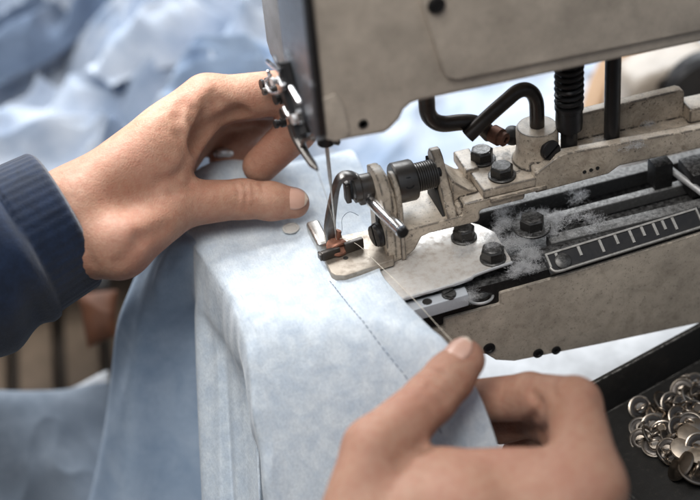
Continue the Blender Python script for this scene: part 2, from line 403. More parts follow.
MB().cyl((2.495,-3.08,2.92), (2.54,-3.3,2.907), .3, None, .05, 24).build('rod_end', M['darker'], pr)
# upright of the carrier
up = [(-1.62,.02), (-1.62,3.3), (-1.45,4.0), (-1.05,4.5), (-.45,4.72), (.5,4.6), (.95,4.35), (1.0,.4), (.4,.4)]
ca = MB().prism(up, 'x', 2.12, 2.58, .07, 3).prism([(-1.5,.1), (-1.5,3.2), (-1.2,3.9), (-.5,4.3), (.9,4.2), (.9,.4)], 'x', 2.6, 2.8, .04)
ca.prism([(-1.66,.0), (-1.66,3.2), (-1.52,3.9), (-1.15,4.35), (-.6,4.55), (-.2,4.5), (-.2,.4)], 'x', 2.82, 3.08, .07, 3)
ca = ca.build('carrier_upright', M['paint'], K)
MB().screw((2.1,-.82,1.35), (-1,-.25,0), .62, .42, (0,.4,1)).build('clamp_screw', M['darker'], ca)
MB().box((2.02,-.75,1.0), (2.14,-.2,2.4), .1).build('slot', M['hole'], ca)
# collar, spring, bracket
co = MB().lathe([(.5,0),(.98,.02),(1.04,.1),(1.04,1.0),(.98,1.1),(.5,1.12)], (3.15,.15,3.42), (1,0,-.02), 36).build('collar', M['dark'], K)
MB().lathe([(.3,0),(.3,.03),(.22,.04),(.2,-.08),(.02,-.08)], V((3.75,-.72,3.87)), (0,-.86,.5), 20).build('set_screw', M['darker'], co)
MB().cyl((4.2,.15,3.45), (5.6,.15,3.45), .52, None, .05).build('adjusting_shaft', M['darker'], K)
sp = MB(); pts = []
for i in range(9*16+1):
    a = 2*pi*i/16; pts.append(V((4.35+1.05*i/(9*16), .15+.68*cos(a), 3.45+.68*sin(a))))
sp.tube(pts, .062, 6).build('adjusting_spring', M['dark'], K)
br = [(1.15,1.6), (1.15,4.1), (.95,4.45), (.6,4.52), (.2,4.3), (-.75,3.0), (-1.55,1.95), (-1.55,1.6)]
MB().prism(br, 'x', 5.35, 5.85, .08, 3).build('spring_bracket', M['paint'], K)
MB().prism([(-1.3,1.72), (1.0,4.0), (1.0,1.6)], 'x', 5.18, 5.33, .03).build('bracket_gap', M['hole'], K)
# carrier channel (L-shaped casting) and body
cb = [(2.55,.03), (3.1,.12), (3.55,.45), (3.78,.85), (3.95,1.12), (4.4,1.22), (6.9,1.18), (7.02,1.35), (7.02,1.75), (7.15,1.85), (9.35,1.85), (9.42,2.0), (9.42,2.4)]
fl = cb + [(6.2,2.42), (6.1,1.78), (3.1,1.72), (2.55,1.75)]
carr = MB().prism(fl, 'y', -1.58, 1.4, .06, 3)
carr.prism([(5.86,1.7), (5.86,3.6), (6.2,3.2), (6.7,2.75), (7.3,2.45), (7.3,1.9)], 'y', -.9, 1.2, .12, 3)
carr.prism([(5.86,1.8), (5.9,2.2), (6.5,2.44), (9.4,2.44), (9.4,2.0), (7.0,1.9)], 'y', -1.5, 1.5, .06)
carr.build('carrier', M['paint'], K)
MB().prism([(7.55,-1.72), (10.55,-1.72), (10.55,-1.3), (10.7,1.8), (7.5,1.9), (7.3,.8)], 'z', 2.24, 2.42, .04).build('shim_plate', M['paint'], K)
cpl = MB().prism([(7.25,-1.55), (10.45,-1.6), (10.55,1.7), (7.35,2.0), (7.2,1.2)], 'z', 2.45, 2.95, .1, 3).build('clamp_plate', M['paint'], K)
MB().prism([(7.0,.2), (7.0,2.1), (7.9,2.1), (7.7,.2)], 'z', 2.46, 3.1, .12, 3).build('plate_lug', M['paint'], cpl)
for q in ((482,160), (502,176)): MB().hexbolt(pz(*q, 2.96), (0,0,1), .6, .55, .7).build('bolt', M['bolt'], cpl)
# ---- presser beam with boss
bm_ = MB().prism([(9.9,2.5), (10.0,2.05), (13.9,2.12), (14.5,2.45), (26,2.05), (26,3.3), (19,3.48), (11.6,3.98), (11.2,3.9), (10.0,3.2)], 'y', -1.6, -1.05, .08, 3)
bm_.prism([(9.9,2.5), (10.0,2.2), (26,2.2), (26,2.9), (11,3.3), (10.2,3.0)], 'y', -1.1, .7, .08)
bm_.prism([(12.6,3.0), (12.6,4.55), (12.8,4.72), (18.6,4.75), (18.9,4.6), (18.95,3.0)], 'y', .3, .9, .1, 3)
bm_.prism([(18.9,3.0), (18.9,3.9), (26,3.7), (26,3.0)], 'y', -.4, .9, .12, 3)
bm_ = bm_.build('presser_beam', M['paint'], K)
bs = MB().lathe([(1.3,0), (1.12,.3), (1.06,.7), (1.06,1.75), (.98,1.88), (.45,1.9)], (10.75,0,3.0), (0,0,1), 36)
bs.box((10.0,-1.45,2.7), (12.0,.2,3.4), .25, None, 4)
bs = bs.build('boss', M['paint'], bm_)
MB().screw(V((10.95,-1.0,4.05)), (.25,-1,.15), .52, .35, (1,0,.6)).build('boss_screw', M['darker'], bs)
for i in range(3): MB().lathe([(.1,0),(.1,.03),(.02,.03)], (12.6+.35*i,-1.6,2.62+.02*i), (0,-1,0), 12).build('rivet_hole', M['hole'], bm_)
MB().tube([V((10.75,0,4.8)), V((10.75,0,5.6)), V((10.72,0,6.3)), V((10.52,0,6.85)), V((10.15,0,7.15)), V((9.7,0,7.12)), V((9.2,0,6.8)), V((8.4,0,6.25)), V((7.7,0,5.72)), V((7.1,0,5.25))], .37, 16, sub=5).build('hook_rod', M['tube'], K)
MB().tube([V((5.3,.6,10)), V((5.3,.6,7.6)), V((5.32,.6,6.75)), V((5.6,.6,6.2)), V((6.1,.6,5.88)), V((6.9,.6,5.75)), V((7.6,.6,5.55)), V((8.1,.6,5.15)), V((8.5,.6,4.6))], .41, 16, sub=5).build('bent_rod', M['tube'], K)
nt = MB().lathe([(.3,0),(.46,.04),(.46,.55),(.36,.6),(.36,.85),(.3,.9),(.16,.9),(.14,.6),(.02,.6)], py(492,133,.4), (.55,-1,-.1), 20).build('nut', M['rustdark'], K)
MB().lathe([(.1,0),(.4,.05),(.5,.3),(.42,.65),(.1,.75)], py(511,137,.9)-V((0,0,.2)), (.1,-.3,1), 20).build('knob', M['darker'], K)
# ---- spring rod and plain rod
MB().cyl((12.2,-.6,3.2), (12.2,-.6,10), .42, None, .04).build('spring_post', M['darker'], K)
MB().lathe([(.5,0),(.66,.05),(.68,.5),(.66,1.15),(.72,1.2),(.72,1.4),(.6,1.45)], (12.2,-.6,4.7), (0,0,1), 30).build('spring_collar', M['darker'], K)
pts = [V((12.2+.62*cos(2*pi*i/16), -.6+.62*sin(2*pi*i/16), 6.15+3.9*i/(11*16))) for i in range(11*16+1)]
MB().tube(pts, .125, 8).build('coil_spring', M['darker'], K)
MB().cyl((14.5,-.62,3.1), (14.5,-.62,10), .4, None, .04).build('lift_rod', M['darker'], K)
MB().box((26.02,-3.4,-7.3), (36,6.0,19), .5, None, 4).build('machine_column', M['paintarm'], K)
# ---- bed
bd = [(2.2,-6.2), (2.2,-2.75), (3.95,-2.6), (3.95,-1.98), (6.9,-1.95), (6.9,-1.27), (11.17,-1.17), (17.68,-.78), (26,-.3), (26,-7.4), (17.99,-6.75), (12.3,-6.35), (7.6,-5.95), (6.6,-5.55), (6.1,-5.0), (5.2,-4.6), (3.0,-4.5)]
bed = MB().prism(bd, 'y', -4.4, 1.2, .1, 3).build('cylinder_bed', M['paintbed'], K)
MB().box((-3.5,-3.4,-3.2), (4.5,1.6,-.35), .1).build('bed_nose', M['paint'], K)
MB().box((2.0,-4.25,-2.4), (26,.9,-.7), .03).build('bed_cavity', M['grease'], K)
MB().box((7.2,-3.5,-.95), (26,-3.0,-.25), .08).build('bed_ledge', M['grease'], K)
for (x0, y0, x1, y1, z, w, h) in ((10.2,-2.7,26,-3.0,-.1,.75,.6), (10.8,-1.15,26,-1.0,.05,.5,.65)):
    rows = []
    MB().prism([(x0,y0-w/2), (x1,y1-w/2), (x1,y1+w/2), (x0,y0+w/2)], 'z', z-h, z, .08, 3).build('slide_rail', M['dusty'], K)
MB().prism([(7.4,.2), (26,.4), (26,1.2), (7.0,1.1)], 'z', -.6, .25, .1, 3).build('rear_wall', M['dusty'], K)
# needle plate with front lip
pl = [(-4.0,-3.9), (1.0,-4.42), (5.05,-4.25), (5.7,-4.05), (6.4,-3.96), (7.75,-3.84), (7.85,-3.5), (7.9,-1.2), (7.4,-.3), (6.5,.6), (3.0,2.0), (-4.0,2.0)]
np_ = MB().prism(pl, 'z', -.14, .0, .03, 2).build('needle_plate', M['plate'], K)
MB().tube([V((1.0,-4.42,-.1)), V((5.05,-4.25,-.1)), V((5.7,-4.05,-.08)), V((6.4,-3.96,-.05)), V((7.8,-3.84,-.02))], .085, 8, sub=3).build('plate_lip', M['steel'], np_)
for q, z, r in (((464,238),.0,.58), ((493,259),.0,.6)): MB().hexbolt(pz(*q, z), (0,0,1), r, .6, .66).build('bolt', M['bolt'], K)
MB().hexbolt(pz(532,228,.3), (0,0,1), .64, .6, .95).build('bolt', M['bolt'], K)
# slide block, screw and clip in the cut-out
sb = MB().prism([(.8,-4.95), (5.15,-4.75), (5.2,-4.1), (.8,-4.2)], 'z', -1.25, -.52, .06, 3).build('slide_block', M['satin'], K)
MB().screw((4.25,-4.45,-.53), (.1,-.1,1), .36, .2, (1,.4,0)).build('slide_screw', M['bolt'], sb)
MB().lathe([(.24,0),(.24,.03),(.05,.03)], (3.1,-4.55,-.52), (0,0,1), 16).build('slide_dent', M['dark'], sb)
MB().lathe([(.62,0),(.62,.3),(.45,.42),(.2,.45)], (6.0,-3.75,-1.4), (0,-.3,1), 24).build('shaft_nut', M['bolt'], K)
MB().tube([V((6.0+.62*cos(a), -4.1+.5*sin(a), -1.45)) for a in np.linspace(pi*1.05, pi*1.95, 14)], .07, 8).build('retaining_clip', M['steel'], K)
# scale plate
sc_o = V((9.6,-3.62,-.22)); sx = (V((17.9,-3.45,.12))-sc_o); L = sx.length; sx.normalize(); sy = V((0,-.86,-.52)); sy = (sy - sx*sy.dot(sx)).normalized(); sn = sx.cross(sy)*-1
if sn.z < 0: sn = -sn
def sbox(mb, u0, u1, v0, v1, h0, h1):
    t = bmesh.new(); c = [sc_o + sx*u + sy*v + sn*h for h in (h0, h1) for (u, v) in ((u0,v0), (u1,v0), (u1,v1), (u0,v1))]
    vs = [t.verts.new(p) for p in c]
    for f in ((3,2,1,0), (4,5,6,7), (0,1,5,4), (1,2,6,5), (2,3,7,6), (3,0,4,7)): t.faces.new([vs[i] for i in f])
    bmesh.ops.recalc_face_normals(t, faces=t.faces[:]); mb._add(t); return mb
scp = sbox(MB(), -.1, L+.1, -.05, 1.08, -.25, -.02).build('scale_plate', M['darker'], K)
fr = MB(); sbox(fr, 0, L, 0, .10, -.02, .05); sbox(fr, 0, .1, 0, .75, -.02, .06); sbox(fr, L-.1, L, 0, .8, -.02, .06)
fr.tube([sc_o + sx*.0 + sy*.75, sc_o + sx*.15 + sy*1.0, sc_o + sx*.6 + sy*1.08, sc_o + sx*1.1 + sy*1.06, sc_o + sx*4 + sy*1.06, sc_o + sx*L + sy*1.04], .075, 8, sub=3)
fr.build('scale_frame', M['scalemetal'], scp)
tk = MB()
for i, u in enumerate((.55, 1.75, 2.9, 3.75, 4.55, 5.2, 5.85, 6.35, 6.9)): sbox(tk, u-.07, u+.07, .12, (.62 if i % 2 else .8), -.02, .035)
tk.build('scale_marks', M['scalemetal'], scp)
MB().lathe([(.42,0),(.42,.06),(.36,.1),(.1,.1)], sc_o + sx*.75 + sy*.62 - sn*.02, sn, 24).build('pointer_disc', M['bolt'], scp)
# bits at the far right of the bed
MB().box((16.7,-1.2,.0), (17.7,-.2,1.5), .1).build('guide_block', M['grease'], K)
MB().cyl((17.75,-.7,.8), (18.7,-3.6,.45), .18, None, .05, 16).build('stop_lever', M['steel'], K)
MB().box((18.2,-2.4,-.2), (26,-.6,1.3), .2).build('feed_casting', M['grease'], K)
for q in ((489,352,.2), (538,357,.16), (556,354,.13)):
    MB().lathe([(q[2]+.12,0),(q[2]+.12,.06),(q[2],.08),(q[2]*.9,.02),(.02,.02)], py(q[0], q[1]-4, -4.42), (0,-1,0), 18).build('bed_screw', M['darker'], bed)
# lint caught in the grease: uncountable fibres
lt = MB()
def fibres(c, n, spread, ln, zsp=.25):
    for _ in range(n):
        p = V(c) + V((random.gauss(0, spread), random.gauss(0, spread*.8), abs(random.gauss(0, zsp))))
        d = V((random.gauss(0,1), random.gauss(0,1), random.gauss(0,.5))).normalized(); ps = [p.copy()]; k = random.randint(4, 7)
        for _ in range(k):
            d = (d + V((random.gauss(0,.7), random.gauss(0,.7), random.gauss(0,.5)))).normalized(); p = p + d*ln/k
            if p.z < c[2]-.05: p.z = c[2]-.05+random.random()*.05
            ps.append(p.copy())
        lt.tube(ps, random.uniform(.0014, .0032), 3, False)
def puffs(c, n, spread):
    for _ in range(max(3, n//22)):
        o = V((random.gauss(0, spread), random.gauss(0, spread*.8), abs(random.gauss(0, .08))))
        fibres(V(c)+o, 135, random.uniform(.10,.26), random.uniform(.22,.45), .10)
for q, n, s_, z in (((535,232),260,.45,.1), ((520,243),240,.4,.0), ((548,222),200,.5,.1), ((515,215),220,.6,.05), ((500,228),120,.5,.05), ((520,268),200,.4,-.3), ((528,255),160,.35,-.2), ((493,248),60,.3,.6), ((560,225),120,.6,.0),
                    ((580,224),90,.6,-.05), ((590,200),60,.8,.1), ((470,250),50,.5,.05), ((630,140),60,.9,3.4), ((600,146),50,.5,3.4), ((470,297),40,.3,-.9), ((500,160),40,.5,3.0)):
    puffs(pz(*q, z), n, s_*.85)
lt.build('lint', M['lint'], K, kind='stuff', sharp=0)

# ---- rivet button held in the clamp, threads
rb = MB().lathe([(.08,0),(.30,.02),(.34,.12),(.30,.22),(.5,.34),(.56,.42),(.5,.5),(.2,.53)], (-.12,-.12,.45), (.15,-.5,1), 22)
rb.tube([V((-.5,-.1,.55)), V((-.35,-.4,.9)), V((0,-.45,1.05)), V((.3,-.3,.95)), V((.42,0,.7))], [.08,.14,.1,.14,.06], 8, sub=4)
rb.tube([V((.02,.05,.6)), V((.12,.1,1.2)), V((.2,.12,1.45))], [.2,.17,.13], 10, sub=3)
rb.build('clamped_button', M['copper'], label='rust coloured copper shank button gripped in the clamp jaws under the needle', category='button')
th_ = MB().tube([px(316.5,169,-1.05), px(326,196,-.55), V((-.06,-.08,2.1)), V((0,-.05,1.05)), V((.3,-.15,1.12)), pz(358,245,1.0), pz(374,260,.85), pz(402,287,.5), pz(422,308,.1), pd(440,328,80.2), pd(454,343,79.0)], .0125, 6, sub=6)
th_.build('needle_thread', M['thread'], label='thin cream sewing thread running from the thread finger through the needle to the right thumb', category='thread')
MB().tube([V((.05,-.1,1.0)), V((.4,.3,1.25)), V((.55,.6,1.75)), V((.95,.6,2.05)), V((1.35,.4,1.85))], .013, 6, sub=6).build('loose_thread', M['stitch'], label='short loose curl of thread sticking up beside the clamped copper button', category='thread')

# ================================================================== THE SHIRT BEING SEWN
def ip(y, tab): ys, vs = zip(*sorted(tab)); return float(np.interp(y, ys, vs))
def sm(y, tab):
    return sum(ip(y+d, tab)*w for d, w in ((-.8,.2), (-.4,.2), (0,.2), (.4,.2), (.8,.2)))
XR = [(12,3.6), (3,3.3), (1,2.6), (-2.2,1.38), (-5.5,1.9), (-8.3,2.5), (-9.7,3.4), (-11,3.85), (-16,4.2)]
XL = [(12,-6.2), (9,-6.4), (5.5,-6.6), (3.6,-5.95), (1,-5.6), (-1.6,-5.35), (-3.8,-5.25), (-7,-5.8), (-10,-6.6), (-16,-7.6)]
def band_z(x, y):
    ys = float(np.interp(x, [-5.5, 0, 2.5], [-2.4, -5.2, -8.0])); c0 = float(np.interp(x, [-5.5, 2.5], [3.2, 1.3])); d = max(0, ys-y); z = -1.6*(math.sqrt(d*d+c0*c0)-c0)
    if y > 8: z -= .35*(y-8)**1.6
    z += 1.6*math.exp(-((x+4.0)**2/7+(y-8.2)**2/2.8))
    z += .16*noise.noise(V((x*.28, y*.22, 3)))*min(1, abs(x-1.5)/3 + .15) + .06*noise.noise(V((x*.9, y*.5, 9))) + .05*min(1, max(0, (-1-y)/4))*(1-abs(noise.noise(V((x*.8+y*.5, y*.55-x*.25, 21)))))**3
    return z + .16
HANG = [(12,(165,330,97),(110,540,101)), (9,(150,330,95.5),(104,540,100)), (7.4,(116,370,93.5),(66,560,98)), (6.3,(140,380,92.2),(120,570,95)), (5.4,(176,380,93.2),(180,570,97)), (4.5,(212,350,92.5),(226,570,94)), (3.4,(192,344,87.6),(200,570,86.2)), (1.5,(212,356,86.6),(218,570,85)), (0,(228,370,86.8),(236,570,85.6)), (-3,(250,405,85.2),(253,570,83.5)), (-5,(256,440,83.2),(257,580,81.6)), (-6.2,(264,460,84),(266,590,83)), (-7.2,(266,480,82.3),(268,590,81.4)), (-9,(274,520,82),(272,610,81.2)), (-16,(302,640,80),(292,720,80))]
def hang(y, k): 
    return [ip(y, [(h[0], h[k][i]) for h in HANG]) for i in range(3)]
def hang_s(y, k): return [sum(hang(y+d, k)[i] for d in (-.25,-.12,0,.12,.25))/5 for i in range(3)]
def proj(p):
    v = np.array(p)-CAM; z = v@fwd; return 350+FP*(v@rgt)/z, 250-FP*(v@upv)/z
def seam_x(y):
    a, b = -4.0, 4.0
    for _ in range(40):
        m_ = (a+b)/2; q = proj((m_, y, band_z(m_, y)+.04))
        if q[0] > 330 + (q[1]-281)*.79: b = m_
        else: a = m_
    return (a+b)/2
SEAM = [(v, seam_x(v)) for v in np.linspace(-10, 0, 21)]
SEAM = [(12, SEAM[-1][1]-1.2)] + [(v, x) for v, x in SEAM] + [(-16, SEAM[0][1]+.5)]
def XS(y): return sm(y, SEAM)
rows = []
NY = 320
for i in range(NY+1):
    y = 11.5 - 27.0*i/NY
    xr, xl = sm(y, XR), sm(y, XL); row = []
    for j in range(141):
        f = j/140; x = xr + (xl-xr)*f; xs = x
        z = band_z(x, y)
        # placket: doubled layer right of the stitch line; soft channel at the stitch
        xst = XS(y)
        z += .07/(1+math.exp(-(x-xst)*9)) - .05*math.exp(-((x-xst)/.10)**2)*(1-.45*cos(2*pi*(y+1.9+.095)/.27))
        z += .045/(1+math.exp((x-(xl+1.1))*5))*1.0
        row.append(V((x, y, z)))
    Lp = row[-1]; lp = Lp
    m_ = pd(*hang_s(y, 1)); b_ = pd(*hang_s(y, 2))
    r0 = Lp + V((-.45, 0, -.22)); r1 = Lp + V((-.68, 0, -.8))
    c = spline([row[-2], Lp, r0, r1, r1*.62+m_*.38+V((-.1,0,-.35)), m_, b_], 9)[10:]
    for q_, p in enumerate(c):
        f = q_/len(c)
        w = .16*noise.noise(V((y*.9, f*2.2, 5))) + .45*f*noise.noise(V((y*.45+f*1.5, f*3.0, 1.7))) + 1.25*min(1, f*2)*max(0, min(1, (y-3.8)/1.5))*(noise.noise(V((y*.5-f*2.2, f*2.6, 31))) + .5*(1-abs(noise.noise(V((y*.4-f*2.0, f*2.0, 41)))))**4)
        row.append(p + V((-1,-.55,.1))*w)
    rows.append(row)
nh = 71
shirt = empty('denim_shirt', (-2, -2, 0), 'pale blue denim garment stretched under the needle between both hands with its side hanging down', 'shirt')
g_ = MB().grid(rows)
for _ in range(2): bmesh.ops.smooth_vert(g_.bm, verts=[v for v in g_.bm.verts if not v.is_boundary], factor=.5, use_axis_x=True, use_axis_y=True, use_axis_z=True)
sh = g_.build('placket', M['denim'], shirt, sharp=0)
sh.data.materials.append(M['denimshade']); ncol = len(rows[0])-1
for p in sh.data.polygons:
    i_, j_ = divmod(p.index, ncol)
    if j_ > 146 and 11.5-27.0*i_/NY > 3.75: p.material_index = 1  # left hanging panel: its shade is put into the cloth colour
md = sh.modifiers.new('thick', 'SOLIDIFY'); md.thickness = .0006; md.offset = -1
stt = MB()
y = -1.9
while y > -10.5:
    a, b = [V((XS(v), v, band_z(XS(v), v)+.03)) for v in (y, y-.19)]
    stt.tube([a-V((0,0,.03)), a*.8+b*.2+V((0,0,.008)), (a+b)/2+V((0,0,.014)), a*.2+b*.8+V((0,0,.008)), b-V((0,0,.03))], [.013,.018,.019,.018,.013], 6); y -= .27
stt.build('stitching', M['stitch'], shirt)
st2 = MB()
y = 3.2
while y > -9:
    a, b = [V((sm(v, XL)+1.1, v, band_z(sm(v, XL)+1.1, v)+.03)) for v in (y, y-.17)]
    st2.tube([a, b], .018, 5); y -= .28
pb = pz(291,229,.25)
MB().lathe([(.62,0),(.68,.06),(.66,.13),(.5,.15),(.44,.1),(.02,.1)], (0,0,0), (0,0,1), 28).build('pearl_button', M['pearl'], local=True, label='small translucent pearl button lying on the cloth just below the left thumb tip', category='button').location = pb*S
bpy.data.objects['pearl_button'].scale = (.66,)*3
o = MB().lathe([(.3,0),(.5,.1),(.55,.25),(.4,.45),(.15,.5)], (0,0,0), (0,0,1), 24).build('snap_button', M['steel'], local=True, label='shiny silver snap button seen through the gap between left thumb and fingers', category='button'); o.location = next(p for yy in range(156, 215, 2) for p in (pd(224,yy,80+.05*k) for k in range(260)) if p.z < band_z(p.x, p.y)+.12)*S; o.rotation_euler = (-.8,.3,0)

# ================================================================== HANDS
def capsules_sdf(P, segs, k):
    d = None
    for a, b, r1, r2 in segs:
        a = np.array(a, np.float32); b = np.array(b, np.float32); ab = b-a
        t = np.clip(((P-a)@ab)/float(ab@ab), 0, 1); q = P-a-t[:,None]*ab
        e = np.sqrt((q*q).sum(1)) - (r1+(r2-r1)*t)
        d = e if d is None else smin(d, e, k)
    return d
def smin(a, b, k):
    h = np.maximum(k-np.abs(a-b), 0)/k; return np.minimum(a, b) - h*h*k*.25
def smax(a, b, k): return -smin(-a, -b, k)
def surface_nets(f, lo, hi, res):
    n = [int(math.ceil((h-l)/res))+1 for l, h in zip(lo, hi)]
    ax = [lo[i]+res*np.arange(n[i], dtype=np.float32) for i in range(3)]
    D = np.empty(n, np.float32)
    for i in range(n[0]):
        yy, zz = np.meshgrid(ax[1], ax[2], indexing='ij')
        P = np.stack([np.full(yy.size, ax[0][i], np.float32), yy.ravel(), zz.ravel()], 1)
        D[i] = f(P).reshape(n[1], n[2])
    ins = D < 0
    c = np.zeros([v-1 for v in n], np.int32)
    for dx in (0,1):
        for dy in (0,1):
            for dz in (0,1): c += ins[dx:n[0]-1+dx, dy:n[1]-1+dy, dz:n[2]-1+dz]
    act = (c > 0) & (c < 8); idx = np.full(act.shape, -1, np.int64); cells = np.argwhere(act); idx[act] = np.arange(len(cells))
    acc = np.zeros((len(cells), 3)); cnt = np.zeros(len(cells))
    corners = [(a, b, d) for a in (0,1) for b in (0,1) for d in (0,1)]
    for p in corners:
        for ax_ in range(3):
            if p[ax_] == 1: continue
            q = list(p); q[ax_] = 1
            d0 = D[tuple((cells+np.array(p)).T)]; d1 = D[tuple((cells+np.array(q)).T)]
            m = (d0 < 0) != (d1 < 0); t = np.where(m, d0/(d0-d1+1e-12), 0)
            pos = cells + np.array(p) + 0.0; pos[:, ax_] += t
            acc[m] += pos[m]; cnt[m] += 1
    verts = np.array(lo) + res*acc/np.maximum(cnt, 1)[:,None]
    faces = []
    for ax_ in range(3):
        a1, a2 = (ax_+1) % 3, (ax_+2) % 3
        s0 = [slice(None)]*3; s1 = [slice(None)]*3; s0[ax_] = slice(0, -1); s1[ax_] = slice(1, None)
        A = ins[tuple(s0)]; B = ins[tuple(s1)]; e = np.argwhere(A != B)
        e = e[(e[:, a1] > 0) & (e[:, a2] > 0) & (e[:, a1] < n[a1]-1) & (e[:, a2] < n[a2]-1)]
        fl = A[tuple(e.T)]
        def cell(o1, o2):
            k = e.copy(); k[:, a1] -= o1; k[:, a2] -= o2; return idx[tuple(k.T)]
        q = np.stack([cell(1,1), cell(0,1), cell(0,0), cell(1,0)], 1)
        q[~fl] = q[~fl][:, ::-1]; faces.append(q)
    return verts, np.concatenate(faces)
def hand_field(palm, thumb, fingers, kp, creases, cav=()):
    def f(P):
        pm_ = capsules_sdf(P, palm, kp)
        d = smin(pm_, capsules_sdf(P, thumb, .35), .9)
        for fg in fingers:
            d = smin(d, smin(pm_, capsules_sdf(P, fg, .25), .55), .10)
        for a, b, r, dep in creases:
            a = np.array(a, np.float32); b = np.array(b, np.float32); ab = b-a
            t = np.clip(((P-a)@ab)/float(ab@ab), 0, 1); q = P-a-t[:,None]*ab
            d = d + dep*np.exp(-(q*q).sum(1)/(r*r))
        for c in cav: d = smax(d, -capsules_sdf(P, [c], .1), .42)
        return d
    return f
def on_surface(f, x, y, D0=60, D1=100):
    d = ray(x, y); ts = np.arange(D0, D1, .04); P = (CAM + ts[:,None]*d).astype(np.float32); v = f(P); k = np.argmax(v < 0)
    return V(CAM + d*float(ts[k]))
def creases(f, lines):
    out = []
    for pts, r, dep in lines:
        p = [on_surface(f, *q) for q in pts]; out += [(a, b, r*1.15, dep*1.6) for a, b in zip(p, p[1:])]
    return out
def seg(js, rs): return [(js[i], js[i+1], rs[i], rs[i+1]) for i in range(len(js)-1)]
# ---- left hand
W = pz(74,226,2.6); EL = pd(-190,372,80.5)
Tc, Tm, Ti, Te = pz(118,243,2.6), pz(180,204,2.5), pz(243,199,1.95), pz(294,203,1.35)
AW = V(fwd)
I1, I2, I3, I4 = pz(207,101,6.4), pz(292,91,6.1), pz(296,131,4.0), pz(260,166,2.15)
M1 = I1+AW*1.7+V((-.25,.2,0)); M2 = I2+AW*1.7+V((-.1,0,-.1)); M3 = pz(262,128,3.2)+V((0,.9,0)); M4 = pz(232,147,2.1)+V((0,.5,0))
G1 = I1+AW*3.2+V((-.6,0,-.3)); G2 = I2+AW*3.1+V((-.9,0,-.5)); G3 = pz(250,130,3.0)+V((0,1.6,0)); G4 = pz(208,149,2.3)+V((0,.8,0))
P1 = I1+AW*4.5+V((-1.2,-.2,-.7)); P2 = I2+AW*4.1+V((-2.4,-.3,-1.0)); P3 = P2+V((-.9,-.2,-1.0)); P4 = P3+V((-1.3,-.3,-.3))
Wb = W+AW*1.8+V((-.1,.3,.1))
palm = [(EL, W, 3.1, 2.65), (EL+AW*1.6, Wb, 3.0, 2.3), (W, I1, 2.4, 1.32), (Wb, M1, 2.1, 1.2), (Wb+AW*.8, G1, 1.9, 1.1), (Wb+AW*1.4, P1, 1.7, 1.0), (Wb.lerp(M1,.7)+V((0,.6,-1.6)), pz(205,128,3.6)+V((0,1.2,0)), 1.2, .9),
        (Tc.lerp(Tm,.75), W.lerp(I1,.72), .75, .95)]
thumb = [(W, Tc, 1.9, 1.75)] + seg([Tc, Tm, Ti, Ti.lerp(Te,.55), Te], [1.75, 1.22, .98, .95, .80])
fl_ = [seg([I1, I2, I3, I4], [1.2, 1.13, 1.04, .92]), seg([M1, M2, M3, M4], [1.2, 1.05, .95, .85]), seg([G1, G2, G3, G4], [1.1, .98, .9, .8]), seg([P1, P2, P3, P4], [1.0, .8, .7, .58])]
cam_d = -V(fwd)
def on(p, r, n=None): return p + (n or cam_d)*r
f0 = hand_field(palm, thumb, fl_, 1.3, [])
cq = lambda x, y, o: on_surface(f0, x, y) + cam_d*o
cav = [(cq(206,142,.12), cq(238,119,.35), .9, .66), (cq(205,140,.15), cq(213,110,.22), .78, .55)]
cr = creases(hand_field(palm, thumb, fl_, 1.3, []), [
    ([(180,106),(178,118),(181,135),(188,156)], .30, .10), ([(193,110),(192,122),(195,138),(196,150)], .20, .10), ([(165,112),(166,128),(174,148)], .4, .045),
    ([(214,94),(219,101),(227,109),(240,113)], .22, .10), ([(207,102),(208,110),(213,120)], .2, .08),
    ([(236,183),(239,194),(237,208)], .12, .05), ([(244,182),(247,195),(244,210)], .12, .06), ([(252,183),(254,195),(252,209)], .10, .045), ([(262,184),(263,194)], .09, .03),
    ([(187,166),(178,176),(160,182)], .3, .08), ([(200,172),(190,184),(172,192)], .25, .07), ([(120,262),(140,240),(165,228)], .35, .08), ([(100,215),(120,205),(150,202)], .8, .10), ([(78,180),(110,160),(150,128)], .9, -.08),
    ([(68,200),(75,225),(92,262)], .3, .05), ([(58,190),(64,215),(80,250)], .2, .04)])
lo = [-19,-4.5,-4.5]; hi = [2.2,14,9.6]
v1, f1 = surface_nets(hand_field(palm, thumb, fl_, 1.3, cr, cav), lo, hi, .09)
LT = (Ti, Te)
# ---- right hand
D0 = 0
rT = [pd(350,555,73.5), pd(376,450,75.3), pd(431,398,76.8), pd(449,378,77.3), pd(464,360,77.6)]
rW = pd(440,700,71.5); rE = pd(520,1150,66)
J1, J2, J3, J4 = pd(592,488,73.5), pd(574,404,75.8), pd(530,397,78.7), pd(466,401,81.6)
away = V(fwd)
K1 = J1+away*1.8+V((.25,-.3,-.6)); K2 = J2+away*1.8+V((-.2,-.2,-.5)); K3 = J3+away*1.6+V((.2,0,-.7)); K4 = J4+away*1.2+V((.5,.2,-.5))
Q1 = J1+away*3.4+V((.1,-.9,-1.4)); Q2 = K2+away*1.6+V((-.2,-.4,-.9)); Q3 = K3+away*1.4+V((.2,-.2,-1.0)); Q4 = Q3+V((-1.6,.3,-.5))
U1 = J1+away*4.6+V((-.3,-1.6,-2.2)); U2 = Q2+away*1.2+V((-.4,-.7,-1.2)); U3 = Q3+away*.9+V((.2,-.6,-1.1)); U4 = U3+V((-1.3,.2,-.5))
